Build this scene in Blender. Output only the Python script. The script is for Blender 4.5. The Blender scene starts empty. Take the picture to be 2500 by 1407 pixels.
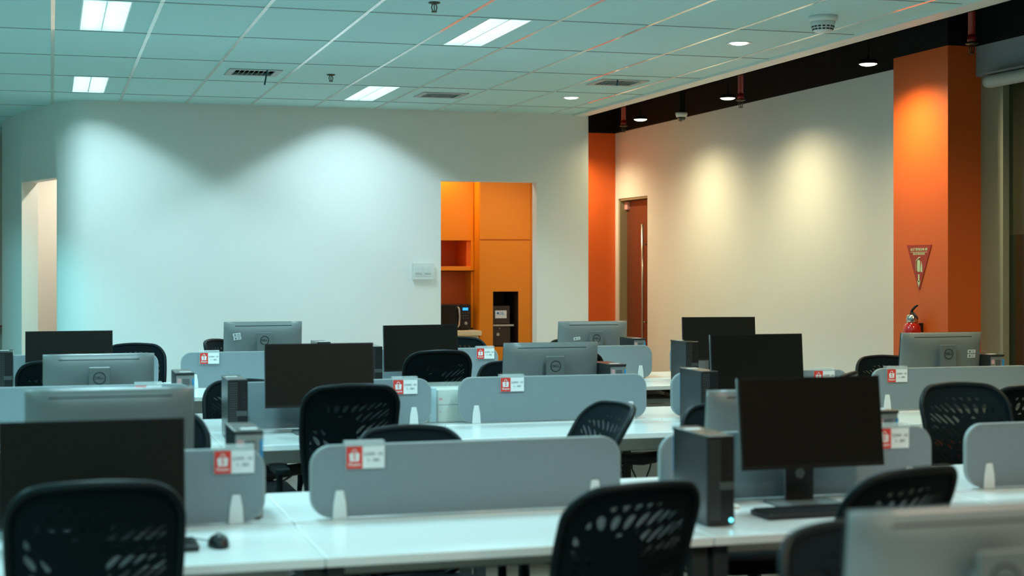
import bpy, math, random
from mathutils import Vector, Matrix
random.seed(7)
PI = math.pi
sc = bpy.context.scene
COL = sc.collection

# ------------------------------------------------------------------ materials
def srgb(r, g, b):
    f = lambda v: (v / 255 / 12.92) if v / 255 <= 0.04045 else ((v / 255 + 0.055) / 1.055) ** 2.4
    return (f(r), f(g), f(b), 1)

def mat(name, col, rough=0.5, metal=0.0, noise=0.0, nscale=40, bump=0.0, bscale=200, emit=None, estr=0,
        alpha=1.0, trans=0.0, spec=0.5, coat=0.0):
    m = bpy.data.materials.new(name); m.use_nodes = True
    nt = m.node_tree; b = nt.nodes['Principled BSDF']
    c = tuple(col) + (1,) if len(col) == 3 else col
    b.inputs['Base Color'].default_value = c
    b.inputs['Roughness'].default_value = rough
    b.inputs['Metallic'].default_value = metal
    b.inputs['Alpha'].default_value = alpha
    b.inputs['Transmission Weight'].default_value = trans
    b.inputs['Specular IOR Level'].default_value = spec
    b.inputs['Coat Weight'].default_value = coat
    tc = nt.nodes.new('ShaderNodeTexCoord')
    if noise:
        n = nt.nodes.new('ShaderNodeTexNoise'); n.inputs['Scale'].default_value = nscale
        n.inputs['Detail'].default_value = 4
        nt.links.new(tc.outputs['Object'], n.inputs['Vector'])
        mx = nt.nodes.new('ShaderNodeMix'); mx.data_type = 'RGBA'
        mx.inputs[6].default_value = tuple(v * (1 - noise) for v in c[:3]) + (1,)
        mx.inputs[7].default_value = tuple(min(1, v * (1 + noise)) for v in c[:3]) + (1,)
        nt.links.new(n.outputs['Fac'], mx.inputs[0]); nt.links.new(mx.outputs[2], b.inputs['Base Color'])
    if bump:
        n = nt.nodes.new('ShaderNodeTexNoise'); n.inputs['Scale'].default_value = bscale
        nt.links.new(tc.outputs['Object'], n.inputs['Vector'])
        bp = nt.nodes.new('ShaderNodeBump'); bp.inputs['Strength'].default_value = bump
        bp.inputs['Distance'].default_value = 0.002
        nt.links.new(n.outputs['Fac'], bp.inputs['Height']); nt.links.new(bp.outputs['Normal'], b.inputs['Normal'])
    if emit:
        b.inputs['Emission Color'].default_value = tuple(emit) + (1,)
        b.inputs['Emission Strength'].default_value = estr
    return m

M = {}
M['wall'] = mat('wall paint white', (0.80, 0.80, 0.78), 0.6, noise=0.015, nscale=3, bump=0.08, bscale=120)
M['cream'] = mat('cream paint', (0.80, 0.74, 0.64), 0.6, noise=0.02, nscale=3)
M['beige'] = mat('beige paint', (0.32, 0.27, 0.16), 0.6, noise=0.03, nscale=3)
M['black'] = mat('black ceiling paint', (0.006, 0.006, 0.006), 0.8, noise=0.1, spec=0.2)
M['orange'] = mat('orange paint', (0.76, 0.125, 0.015), 0.5, noise=0.02, nscale=3)
M['orange_cab'] = mat('orange laminate', (0.92, 0.27, 0.006), 0.35, noise=0.01, nscale=3)
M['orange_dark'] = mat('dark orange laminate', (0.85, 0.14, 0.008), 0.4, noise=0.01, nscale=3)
M['tile'] = mat('mineral fibre tile', (0.54, 0.79, 0.80), 0.85, noise=0.03, nscale=300, bump=0.25, bscale=300)
M['tee'] = mat('ceiling tee enamel', (0.80, 0.80, 0.78), 0.12, noise=0.01, nscale=10, spec=0.9, coat=0.6)
M['fascia'] = mat('white ceiling trim', (0.80, 0.80, 0.76), 0.45, noise=0.01, nscale=3)
M['floor'] = mat('timber vinyl floor', (0.30, 0.26, 0.21), 0.5, noise=0.2, nscale=5)
M['desk'] = mat('white desk laminate', (0.86, 0.88, 0.87), 0.22, noise=0.01, nscale=5, spec=0.5)
M['white_metal'] = mat('white powder coat', (0.75, 0.77, 0.77), 0.4, noise=0.01)
M['white_plastic'] = mat('white plastic', (0.80, 0.82, 0.82), 0.35, noise=0.01)
M['leg_dark'] = mat('dark grey desk leg', (0.03, 0.032, 0.034), 0.45, noise=0.02)
M['grey_board'] = mat('grey steel board', (0.20, 0.20, 0.18), 0.5, noise=0.03)
M['divider'] = mat('grey divider fabric', (0.235, 0.285, 0.31), 0.9, noise=0.10, nscale=220, bump=0.3, bscale=600)
M['divider_edge'] = mat('grey divider edge band', (0.31, 0.35, 0.355), 0.5, noise=0.02)
M['chair_frame'] = mat('black chair plastic', (0.003, 0.008, 0.010), 0.45, noise=0.1, spec=0.22)
M['chair_fabric'] = mat('black seat fabric', (0.006, 0.008, 0.010), 0.9, noise=0.2, nscale=150, spec=0.15)
M['caster'] = mat('caster black', (0.015, 0.015, 0.015), 0.4, noise=0.1)
M['chrome'] = mat('brushed steel', (0.60, 0.58, 0.54), 0.28, metal=1.0, noise=0.04)
M['mon_grey'] = mat('monitor silver grey plastic', (0.20, 0.215, 0.21), 0.34, noise=0.02, nscale=30)
M['mon_neck'] = mat('monitor stand grey', (0.15, 0.165, 0.16), 0.4, noise=0.02, nscale=30)
M['mon_black'] = mat('monitor bezel black', (0.010, 0.010, 0.010), 0.35, noise=0.05)
M['screen'] = mat('monitor screen off', (0.010, 0.009, 0.007), 0.30, noise=0.03, spec=0.30)
M['dark_line'] = mat('dark groove', (0.01, 0.014, 0.014), 0.6, noise=0.05)
M['pc'] = mat('computer case steel black', (0.026, 0.030, 0.031), 0.24, noise=0.05, spec=0.8)
M['pc_front'] = mat('computer front black', (0.010, 0.010, 0.011), 0.4, noise=0.05)
M['pc_slot'] = mat('computer drive slot grey', (0.07, 0.08, 0.08), 0.4, noise=0.05)
M['io'] = mat('galvanised port plate', (0.42, 0.44, 0.43), 0.35, metal=0.6, noise=0.08)
M['port'] = mat('port black', (0.02, 0.02, 0.025), 0.5, noise=0.05)
M['blue_clip'] = mat('blue latch', (0.02, 0.30, 0.60), 0.4, noise=0.03)
M['label'] = mat('paper label', (0.80, 0.80, 0.78), 0.6, noise=0.02)
M['pink'] = mat('pink paper label', (0.75, 0.42, 0.42), 0.6, noise=0.02)
M['ink'] = mat('grey print', (0.16, 0.17, 0.18), 0.6, noise=0.02)
M['red_card'] = mat('red card', (0.78, 0.050, 0.035), 0.45, noise=0.02)
M['white_card'] = mat('white card', (0.86, 0.87, 0.87), 0.45, noise=0.01)
M['brown_door'] = mat('brown door laminate', (0.17, 0.045, 0.022), 0.35, noise=0.06, nscale=8)
M['sign_red'] = mat('sign red', (0.42, 0.030, 0.010), 0.45, noise=0.02)
M['sign_glow'] = mat('sign pale green print', (0.62, 0.74, 0.42), 0.5, noise=0.02)
M['ext_red'] = mat('extinguisher red', (0.50, 0.012, 0.008), 0.16, noise=0.02, coat=0.6)
M['pipe_red'] = mat('red pipe', (0.28, 0.010, 0.008), 0.35, noise=0.04)
M['vent_grey'] = mat('vent enamel grey', (0.46, 0.48, 0.48), 0.5, noise=0.02)
M['void'] = mat('duct void', (0.01, 0.012, 0.012), 0.8, noise=0.05)
M['brass'] = mat('sprinkler metal', (0.10, 0.085, 0.06), 0.35, metal=0.8, noise=0.05)
M['counter'] = mat('cream counter', (0.86, 0.72, 0.46), 0.35, noise=0.02)
M['appliance'] = mat('appliance black', (0.014, 0.009, 0.007), 0.2, noise=0.05)
M['appliance_brown'] = mat('dispenser dark brown', (0.045, 0.024, 0.014), 0.35, noise=0.05)
M['niche'] = mat('niche dark laminate', (0.06, 0.022, 0.014), 0.5, noise=0.05)
M['display_blue'] = mat('lit blue display', (0.02, 0.2, 0.4), 0.3, emit=(0.03, 0.35, 1.0), estr=1.6)
M['led'] = mat('lit power led', (0.1, 0.6, 0.7), 0.3, emit=(0.15, 0.9, 1.0), estr=2.5)
M['tube'] = mat('lit fluorescent tube', (1, 1, 1), 0.5, emit=(0.72, 1.0, 1.0), estr=7.0)
M['reflector'] = mat('louvre reflector', (0.80, 0.88, 0.88), 0.3, metal=0.3, noise=0.01)
M['lens_cool'] = mat('lit cool downlight lens', (1, 1, 1), 0.5, emit=(0.85, 1.0, 0.98), estr=14)
M['lens_warm'] = mat('lit warm downlight lens', (1, 1, 1), 0.5, emit=(1.0, 0.97, 0.72), estr=14)
M['acrylic'] = mat('clear acrylic', (0.9, 0.97, 0.96), 0.08, noise=0.0, alpha=0.22, spec=0.8)
M['night'] = mat('window glass with painted reflection', (0.020, 0.022, 0.010), 0.10, noise=0.1, nscale=2, spec=0.7)  # night outside and dark reflections are put into the glass colour
M['night2'] = mat('window glass with painted reflection band', (0.045, 0.043, 0.020), 0.16, noise=0.1, nscale=2, spec=0.6)  # paler olive reflection painted as the colour of the upper pane
M['window_metal'] = mat('window frame', (0.30, 0.30, 0.22), 0.4, noise=0.02)
M['paper_blue'] = mat('pale blue folder spine', (0.32, 0.60, 0.70), 0.5, noise=0.02)
M['paper'] = mat('stack of papers', (0.80, 0.83, 0.80), 0.7, noise=0.04, nscale=20)
M['paper_warm'] = mat('cream documents', (0.66, 0.68, 0.56), 0.7, noise=0.08, nscale=15)
M['ribbon'] = mat('dark teal ribbon', (0.01, 0.08, 0.10), 0.6, noise=0.02)
M['cable'] = mat('black cable', (0.010, 0.010, 0.011), 0.5, noise=0.05)
M['smoke_dome'] = mat('smoked camera dome', (0.05, 0.05, 0.04), 0.08, noise=0.02, coat=1.0)

def perforated(name, base, rough, dens):
    """black knitted mesh over a slotted plastic shell: the slots let some light through"""
    m = bpy.data.materials.new(name); m.use_nodes = True
    nt = m.node_tree; L = nt.links.new
    b = nt.nodes['Principled BSDF']; b.inputs['Base Color'].default_value = base + (1,)
    b.inputs['Roughness'].default_value = rough
    b.inputs['Specular IOR Level'].default_value = 0.12
    uv = nt.nodes.new('ShaderNodeUVMap'); uv.uv_map = 'UVMap'
    sep = nt.nodes.new('ShaderNodeSeparateXYZ'); L(uv.outputs[0], sep.inputs[0])
    def mth(op, a, bb=None, c=None):
        n = nt.nodes.new('ShaderNodeMath'); n.operation = op
        for i, v in enumerate((a, bb, c)):
            if v is None: continue
            if isinstance(v, (int, float)): n.inputs[i].default_value = v
            else: L(v, n.inputs[i])
        return n.outputs[0]
    u, v = sep.outputs[0], sep.outputs[1]
    uc = mth('SUBTRACT', u, 0.42)
    rowc = mth('SUBTRACT', mth('MULTIPLY', v, 10.5), mth('MULTIPLY', mth('MULTIPLY', uc, uc), 3.2))
    row = mth('FLOOR', rowc); fr = mth('FRACT', rowc)
    shear = mth('MULTIPLY', mth('MULTIPLY', mth('SUBTRACT', fr, 0.5), mth('ADD', uc, 0.12)), -4.2)
    a = mth('ADD', mth('MULTIPLY', u, dens), shear)
    a = mth('ADD', a, mth('MULTIPLY', row, 0.37))
    fa = mth('FRACT', a)
    dx = mth('DIVIDE', mth('SUBTRACT', fa, 0.5), 0.29)
    dy = mth('DIVIDE', mth('SUBTRACT', fr, 0.5), 0.40)
    d = mth('ADD', mth('MULTIPLY', dx, dx), mth('MULTIPLY', dy, dy))
    hole = mth('LESS_THAN', d, 1.0)
    zone = mth('MULTIPLY', mth('GREATER_THAN', v, 0.10), mth('LESS_THAN', v, 0.90))
    zone = mth('MULTIPLY', zone, mth('MULTIPLY', mth('GREATER_THAN', u, 0.09), mth('LESS_THAN', u, 0.91)))
    # noise leaves slots out in patches, so only parts of the pattern show
    ns = nt.nodes.new('ShaderNodeTexNoise'); ns.inputs['Scale'].default_value = 2.6; ns.inputs['Detail'].default_value = 1
    L(uv.outputs[0], ns.inputs['Vector'])
    patch = mth('GREATER_THAN', ns.outputs['Fac'], 0.44)
    hole = mth('MULTIPLY', mth('MULTIPLY', hole, zone), patch)
    alpha = mth('SUBTRACT', 0.985, mth('MULTIPLY', hole, 0.30))
    L(alpha, b.inputs['Alpha'])
    return m
M['mesh_back'] = perforated('chair mesh back', (0.003, 0.008, 0.010), 0.8, 10.5)

# ------------------------------------------------------------------ mesh builder
class MB:
    def __init__(s): s.v = []; s.f = []; s.sm = []
    def add(s, vs, fs, smooth=False):
        o = len(s.v); s.v += [tuple(p) for p in vs]; s.f += [tuple(i + o for i in f) for f in fs]; s.sm += [smooth] * len(fs)
        return s
    def box(s, x0, x1, y0, y1, z0, z1, M4=None):
        vs = [(x, y, z) for x in (x0, x1) for y in (y0, y1) for z in (z0, z1)]
        if M4: vs = [M4 @ Vector(p) for p in vs]
        return s.add(vs, [(0, 1, 3, 2), (4, 6, 7, 5), (0, 4, 5, 1), (2, 3, 7, 6), (0, 2, 6, 4), (1, 5, 7, 3)])
    def prism(s, pts, axis, a, b, smooth=False):
        """outline pts (2D) extruded along axis from a to b"""
        n = len(pts)
        def P(p, t):
            return {'x': (t, p[0], p[1]), 'y': (p[0], t, p[1]), 'z': (p[0], p[1], t)}[axis]
        vs = [P(p, a) for p in pts] + [P(p, b) for p in pts]
        s.add(vs, [tuple(range(n))[::-1], tuple(range(n, 2 * n))])
        o = len(s.v) - 2 * n
        for i in range(n):
            j = (i + 1) % n
            s.f.append((o + i, o + j, o + n + j, o + n + i)); s.sm.append(smooth)
        return s
    def tube(s, path, r, n=8, closed=False, caps=True):
        P = [Vector(p) for p in path]; k = len(P); rs = r if isinstance(r, (list, tuple)) else [r] * k
        rings = []
        ref = Vector((0.13, 0.37, 0.92)).normalized()
        for i, p in enumerate(P):
            a = P[(i - 1) % k] if (i > 0 or closed) else p
            c = P[(i + 1) % k] if (i < k - 1 or closed) else p
            t = (c - a).normalized()
            if abs(t.dot(ref)) > 0.98: rr = Vector((1, 0, 0))
            else: rr = ref
            nx = t.cross(rr).normalized(); ny = t.cross(nx)
            rings.append([p + (nx * math.cos(2 * PI * q / n) + ny * math.sin(2 * PI * q / n)) * rs[i] for q in range(n)])
        vs = [v for ring in rings for v in ring]; fs = []
        for i in range(k if closed else k - 1):
            j = (i + 1) % k
            for q in range(n):
                w = (q + 1) % n
                fs.append((i * n + q, i * n + w, j * n + w, j * n + q))
        s.add(vs, fs, True)
        if caps and not closed:
            o = len(s.v) - len(vs)
            s.f.append(tuple(o + q for q in range(n))[::-1]); s.sm.append(False)
            s.f.append(tuple(o + (k - 1) * n + q for q in range(n))); s.sm.append(False)
        return s
    def lathe(s, prof, n=20, c=(0, 0, 0), smooth=True):
        """profile (r,z) turned about a vertical axis at c"""
        vs = []
        for r, z in prof:
            for q in range(n):
                a = 2 * PI * q / n
                vs.append((c[0] + r * math.cos(a), c[1] + r * math.sin(a), c[2] + z))
        fs = []
        for i in range(len(prof) - 1):
            for q in range(n):
                w = (q + 1) % n
                fs.append((i * n + q, i * n + w, (i + 1) * n + w, (i + 1) * n + q))
        s.add(vs, fs, smooth)
        o = len(s.v) - len(vs)
        if prof[0][0] > 1e-5: s.f.append(tuple(o + q for q in range(n))[::-1]); s.sm.append(False)
        if prof[-1][0] > 1e-5: s.f.append(tuple(o + (len(prof) - 1) * n + q for q in range(n))); s.sm.append(False)
        return s
    def mesh(s, name):
        me = bpy.data.meshes.new(name); me.from_pydata(s.v, [], s.f)
        for p, q in zip(me.polygons, s.sm): p.use_smooth = q
        me.validate(); me.update()
        return me

def link(name, me, m, parent=None, bevel=0.0, seg=2):
    o = bpy.data.objects.new(name, me); COL.objects.link(o)
    if m is not None and not me.materials: me.materials.append(m)
    if parent: o.parent = parent
    if bevel:
        b = o.modifiers.new('bevel', 'BEVEL'); b.width = bevel; b.segments = seg; b.limit_method = 'ANGLE'; b.angle_limit = 0.7
    return o
def put(name, mb, m, parent=None, bevel=0.0, seg=2):
    return link(name, mb.mesh(name), m, parent, bevel, seg)
def tag(o, label, cat, group=None, kind=None):
    o['label'] = label; o['category'] = cat
    if group: o['group'] = group
    if kind: o['kind'] = kind
    return o
def thing(name, label, cat, loc=(0, 0, 0), rz=0, group=None):
    o = bpy.data.objects.new(name, None); COL.objects.link(o); o.empty_display_size = 0.1
    o.location = loc; o.rotation_euler = (0, 0, rz)
    return tag(o, label, cat, group)
def struct(name, mb, m, parent=None, bevel=0.0):
    o = put(name, mb, m, parent, bevel)
    if parent is None: o['kind'] = 'structure'
    return o
KIDS = {}
def copy_tree(o, parent=None):
    kids = [c for c in o.children]
    c = o.copy(); COL.objects.link(c)
    if parent: c.parent = parent
    for k in kids: copy_tree(k, c)
    return c
def rrect(x0, x1, z0, z1, r, n=6):
    pts = []
    for cx, cz, a0 in ((x1 - r, z0 + r, -90), (x1 - r, z1 - r, 0), (x0 + r, z1 - r, 90), (x0 + r, z0 + r, 180)):
        for i in range(n + 1):
            a = math.radians(a0 + 90 * i / n); pts.append((cx + r * math.cos(a), cz + r * math.sin(a)))
    return pts
TXT = {}
def text_mesh(body, size, depth=0.0003):
    key = (body, size)
    if key not in TXT:
        cu = bpy.data.curves.new('lettering', 'FONT'); cu.body = body; cu.size = size; cu.extrude = depth; cu.offset = size * .018
        cu.align_x = 'CENTER'; cu.align_y = 'CENTER'; cu.resolution_u = 2
        t = bpy.data.objects.new('lettering', cu); COL.objects.link(t)
        bpy.context.view_layer.update()
        me = bpy.data.meshes.new_from_object(t.evaluated_get(bpy.context.evaluated_depsgraph_get()))
        bpy.data.objects.remove(t); bpy.data.curves.remove(cu); TXT[key] = me
    return TXT[key]
def text(name, body, size, m, parent, loc, rot=(PI / 2, 0, 0), sx=1.0):
    me = text_mesh(body, size).copy(); me.materials.clear(); me.materials.append(m)
    o = link(name, me, None, parent); o.location = loc; o.rotation_euler = rot; o.scale = (sx, 1, 1)
    return o

# ------------------------------------------------------------------ camera
CZ = 1.58
F = 3800.0; TH = math.atan(1125 / F)
cam = bpy.data.cameras.new('camera'); co = bpy.data.objects.new('camera', cam); COL.objects.link(co)
co.location = (0, 0, CZ); co.rotation_euler = (PI / 2, 0, -TH)
cam.sensor_width = 36; cam.sensor_fit = 'HORIZONTAL'; cam.lens = 36 * F / 2500
cam.shift_y = -60.5 / 2500
cam.clip_start = 0.05; cam.clip_end = 100
cam.dof.use_dof = True; cam.dof.focus_distance = 11.5; cam.dof.aperture_fstop = 2.5
sc.camera = co

# ------------------------------------------------------------------ room shell
CE = 3.08       # suspended ceiling
ZB = 3.14       # where the black paint starts
ZT = 4.1        # slab soffit of the open void
EX = 5.2        # ceiling edge
BY = 14.85      # back wall face
XW = 6.5        # right wall face
WX, SY = -7.2, -6.0

mb = MB(); mb.box(WX - .2, 8.5, SY - .2, 21.5, -0.12, 0.0); struct('floor', mb, M['floor'])

# ---- ceiling: tile field with real openings for lamps and vents
LX = [-4.49, -2.09, 0.31, 2.71]; LY = [13.55, 9.77, 5.99, 2.21, -1.57]
lamps = [(x, y) for x in LX for y in LY]
vents = [(1.52, 12.29), (3.33, 13.47), (4.50, 12.12)]
downs_c = [(4.51, 13.35), (4.49, 9.72), (4.5, 6.1), (4.5, 2.4)]
holes = [(x - .14, x + .14, y - .60, y + .60) for x, y in lamps] + [(x - .17, x + .17, y - .17, y + .17) for x, y in vents]
holes += [(x - .05, x + .05, y - .05, y + .05) for x, y in downs_c]
xs = sorted(set([WX, EX - 0.02] + [round(h[i], 4) for h in holes for i in (0, 1)]))
ys = sorted(set([SY, 21.0] + [round(h[i], 4) for h in holes for i in (2, 3)]))
mb = MB()
for i in range(len(xs) - 1):
    for j in range(len(ys) - 1):
        cx, cy = (xs[i] + xs[i + 1]) / 2, (ys[j] + ys[j + 1]) / 2
        if any(h[0] < cx < h[1] and h[2] < cy < h[3] for h in holes): continue
        mb.box(xs[i], xs[i + 1], ys[j], ys[j + 1], CE, CE + 0.015)
struct('ceiling', mb, M['tile'])
# ---- grid of tees, slightly proud of the tiles
mb = MB()
k = -12
while 0.01 + .6 * k < EX:
    x = 0.01 + .6 * k
    if x > WX: mb.box(x - .012, x + .012, SY, 21.0, CE - .004, CE)
    k += 1
struct('trim_1', mb, M['tee'])
mb = MB()
for k in range(-6, 18):
    y = 14.18 - 1.26 * k
    if SY < y < 21: mb.box(WX, EX - .16, y - .003, y + .003, CE - .0045, CE)
    # a shadow gap runs beside each cross tee
struct('trim_2', mb, mat('cross tee shadow gap', (0.42, 0.44, 0.44), 0.6, noise=0.02))
mb = MB(); mb.box(EX - .16, EX, SY, BY + .02, CE - .018, CE + .0); mb.box(EX - .02, EX, SY, BY + .02, CE - .018, CE + .10)
struct('trim_3', mb, M['fascia'])
mb = MB(); mb.box(EX, EX + .02, SY, BY, CE + .10, ZT); struct('wall_bulkhead', mb, M['black'])
mb = MB(); mb.box(EX, 8.5, SY, 19.0, ZT, ZT + .1); struct('ceiling_black', mb, M['black'])

# ---- back wall with pantry opening, and its rounded left end
PX0, PX1, PZ = 3.668, 4.655, 2.39
mb = MB()
mb.box(0.45, PX0, BY, BY + .15, 0, CE); mb.box(PX1, EX, BY, BY + .15, 0, CE); mb.box(PX0, PX1, BY, BY + .15, PZ, CE)
mb.box(EX - .03, EX, BY, BY + .15, CE, ZT)
struct('wall_back', mb, M['wall'])
ctrl = [(.60, 14.85), (.45, 14.85), (.28, 14.875), (.15, 14.98), (.05, 15.16), (-.05, 15.42), (-.17, 15.80), (-.30, 16.27), (-.39, 16.72), (-.46, 17.15), (-.505, 17.6), (-.50, 18.1), (-.44, 18.6)]
def cat(P, n=6):
    out = []
    for i in range(1, len(P) - 2):
        p0, p1, p2, p3 = [Vector(q) for q in P[i - 1:i + 3]]
        for k in range(n):
            t = k / n
            out.append(0.5 * ((2 * p1) + (-p0 + p2) * t + (2 * p0 - 5 * p1 + 4 * p2 - p3) * t * t + (-p0 + 3 * p1 - 3 * p2 + p3) * t ** 3))
    out.append(Vector(P[-2])); return out
cv = cat(ctrl)
def off(i, d=.16):
    a = cv[max(i - 1, 0)]; b = cv[min(i + 1, len(cv) - 1)]; t = (b - a).normalized()
    return cv[i] + Vector((t.y, -t.x)) * d * 1.0
inn = [off(i) for i in range(len(cv))]
# make sure offset goes to the far side of the wall
if (inn[2] - Vector((cv[2].x, cv[2].y + .15))).length > (2 * cv[2] - inn[2] - Vector((cv[2].x, cv[2].y + .15))).length:
    inn = [2 * cv[i] - inn[i] for i in range(len(cv))]
i0 = min(range(len(cv)), key=lambda i: abs(cv[i].y - 15.17)); i1 = min(range(len(cv)), key=lambda i: abs(cv[i].y - 16.22))
mb = MB(); OH = 2.385
vs, fs = [], []
for i in range(len(cv)):
    for z in (0, OH, CE):
        vs.append((cv[i].x, cv[i].y, z)); vs.append((inn[i].x, inn[i].y, z))
def vid(i, zi, side): return i * 6 + zi * 2 + side
for i in range(len(cv) - 1):
    for zi in (0, 1):
        if zi == 0 and i0 <= i < i1: continue
        fs.append((vid(i, zi, 0), vid(i, zi + 1, 0), vid(i + 1, zi + 1, 0), vid(i + 1, zi, 0)))
        fs.append((vid(i, zi, 1), vid(i + 1, zi, 1), vid(i + 1, zi + 1, 1), vid(i, zi + 1, 1)))
    if i0 <= i < i1: fs.append((vid(i, 1, 0), vid(i + 1, 1, 0), vid(i + 1, 1, 1), vid(i, 1, 1)))
mb.add(vs, fs, True)
q = [vs[vid(len(cv) - 1, a, b)] for a, b in ((0, 0), (0, 1), (2, 1), (2, 0))]; mb.add(q, [(0, 1, 2, 3)])
struct('wall_curved', mb, M['wall'])
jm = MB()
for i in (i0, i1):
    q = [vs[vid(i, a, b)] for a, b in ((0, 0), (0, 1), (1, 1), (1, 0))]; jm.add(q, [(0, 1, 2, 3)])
struct('trim_5', jm, M['cream'])  # jambs coloured cream to carry the warm light of the inner room
# room behind the curved wall (cream), and the wall far left
mb = MB(); mb.box(-0.27, 2.2, 17.0, 17.1, 0, 2.92); mb.box(2.2, 2.3, 15.0, 17.1, 0, 2.92)
struct('wall_cream', mb, M['cream'])
mb = MB(); mb.prism([(.5, 15.05), (2.3, 15.05), (2.3, 17.1), (-.25, 17.1), (-.05, 16.3), (.12, 15.6)], 'z', 2.92, 2.98); struct('ceiling_cream', mb, M['cream'])
mb = MB(); mb.box(WX, 5.2, 20.9, 21.1, 0, CE); struct('wall_far', mb, M['cream'])
mb = MB(); mb.box(WX - .1, WX, SY, 21, 0, CE); struct('wall_left', mb, M['wall'])
mb = MB(); mb.box(WX, 8.5, SY - .1, SY, 0, ZT); struct('wall_front', mb, mat('brown orange paint', (0.34, 0.13, 0.06), 0.6, noise=0.03, nscale=3))
# low shelf on the wall far left, seen past the curved wall
t = thing('wall_shelf', 'thin white shelf on the cream wall past the rounded wall end', 'shelf', (-1.2, 20.72, 0.80))
mb = MB(); mb.box(-1.0, .9, -.15, .15, 0, .03); put('board', mb, M['white_plastic'], t, .004)
mb = MB(); mb.box(-1.0, .9, -.152, -.146, -.02, 0.0); put('front_strip', mb, M['sign_red'], t)

# ---- pantry room behind the opening
mb = MB(); mb.box(3.30, 3.40, BY + .15, 17.3, 0, 2.9); mb.box(5.07, 5.17, BY + .15, 17.3, 0, ZT); mb.box(3.3, 5.17, 17.2, 17.3, 0, 2.9)
struct('wall_pantry', mb, M['wall'])
mb = MB(); mb.box(3.3, 5.17, BY + .15, 17.3, 2.9, 2.96); struct('ceiling_pantry', mb, M['wall'])

# ---- right side: deep orange wall, white side wall with a doorway, pillar, bulkhead and window
YE = 17.58
mb = MB(); mb.box(5.17, XW + .2, YE, YE + .15, 0, ZB); struct('wall_orange', mb, M['orange'])
mb = MB(); mb.box(5.17, XW + .2, YE - .001, YE + .15, ZB, ZT); mb.box(XW - .001, XW + .2, 9.79, YE, ZB, ZT); mb.box(6.149, 6.7, 9.789, 10.54, ZB, ZT); mb.box(6.379, 6.7, SY, 9.79, ZB, ZT)
struct('wall_black', mb, M['black'])
D0, D1, DZ = 16.53, 17.48, 2.35
mb = MB(); mb.box(XW, XW + .2, 10.54, D0, 0, ZB); mb.box(XW, XW + .2, D1, YE, 0, ZB); mb.box(XW, XW + .2, D0, D1, DZ, ZB)
struct('wall_right', mb, M['wall'])
mb = MB(); mb.box(6.15, 6.7, 9.79, 10.54, 0, ZB); struct('pillar', mb, M['orange'])
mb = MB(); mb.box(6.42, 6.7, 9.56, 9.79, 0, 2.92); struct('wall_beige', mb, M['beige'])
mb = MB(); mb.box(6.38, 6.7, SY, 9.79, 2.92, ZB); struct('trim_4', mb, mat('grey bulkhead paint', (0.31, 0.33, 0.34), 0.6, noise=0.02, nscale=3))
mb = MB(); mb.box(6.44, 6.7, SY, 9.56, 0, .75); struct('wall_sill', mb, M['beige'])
# window
w = bpy.data.objects.new('window_1', None); COL.objects.link(w); w['kind'] = 'structure'
mb = MB()
for y in (9.54, 7.6, 5.6, 3.6, 1.6, -.4, -2.4, -4.4): mb.box(6.42, 6.50, y - .022, y + .022, .75, 2.92)
mb.box(6.42, 6.5, SY, 9.56, .75, .80); put('window_frame', mb, M['window_metal'], w)
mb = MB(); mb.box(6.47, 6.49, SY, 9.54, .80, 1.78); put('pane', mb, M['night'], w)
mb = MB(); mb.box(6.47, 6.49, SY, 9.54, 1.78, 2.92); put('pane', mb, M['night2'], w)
# roller blind in its white tube
t = thing('roller_blind', 'rolled up white roller blind above the dark window', 'blind', (6.34, 9.6, 2.86))
mb = MB()
for yy in (0,):
    pr = [(0.0, 0), (.045, 0)]
mb.tube([(0, -.01, 0), (0, -.06, 0), (0, -3.6, 0)], [.040, .046, .046], 20); put('fabric_roll', mb, mat('grey white blind fabric', (.50, .48, .45), .6, noise=.02), t)
mb = MB(); mb.box(-.05, .04, -3.6, -.02, .046, .058); put('head_rail', mb, M['mon_neck'], t)

# ---- door in the right wall
d = bpy.data.objects.new('door_1', None); COL.objects.link(d); d['kind'] = 'structure'
mb = MB(); mb.box(XW + .10, XW + .14, D0 + .01, D1 - .02, 0.01, DZ - .03); put('door_leaf', mb, M['brown_door'], d, .003)
mb = MB(); mb.box(XW + .012, XW + .19, D1 - .03, D1 - .001, 0, DZ); mb.box(XW + .012, XW + .19, D0 + .001, D0 + .012, 0, DZ); mb.box(XW + .012, XW + .19, D0, D1, DZ - .025, DZ - .001)
put('door_frame', mb, M['beige'], d)
h = bpy.data.objects.new('door_handle', None)
mb = MB(); hx, hy = XW + .045, 16.80
mb.tube([(hx, hy, .62), (hx, hy, 2.03)], .016, 12)
for z in (.9, 1.80): mb.tube([(hx, hy, z), (XW + .10, hy, z)], .009, 8)
put('door_handle', mb, M['chrome'], d)
mb = MB(); mb.box(XW + .07, XW + .11, D1 - .12, D1 - .03, DZ - .13, DZ - .04); put('door_closer', mb, M['pink'], d)

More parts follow.
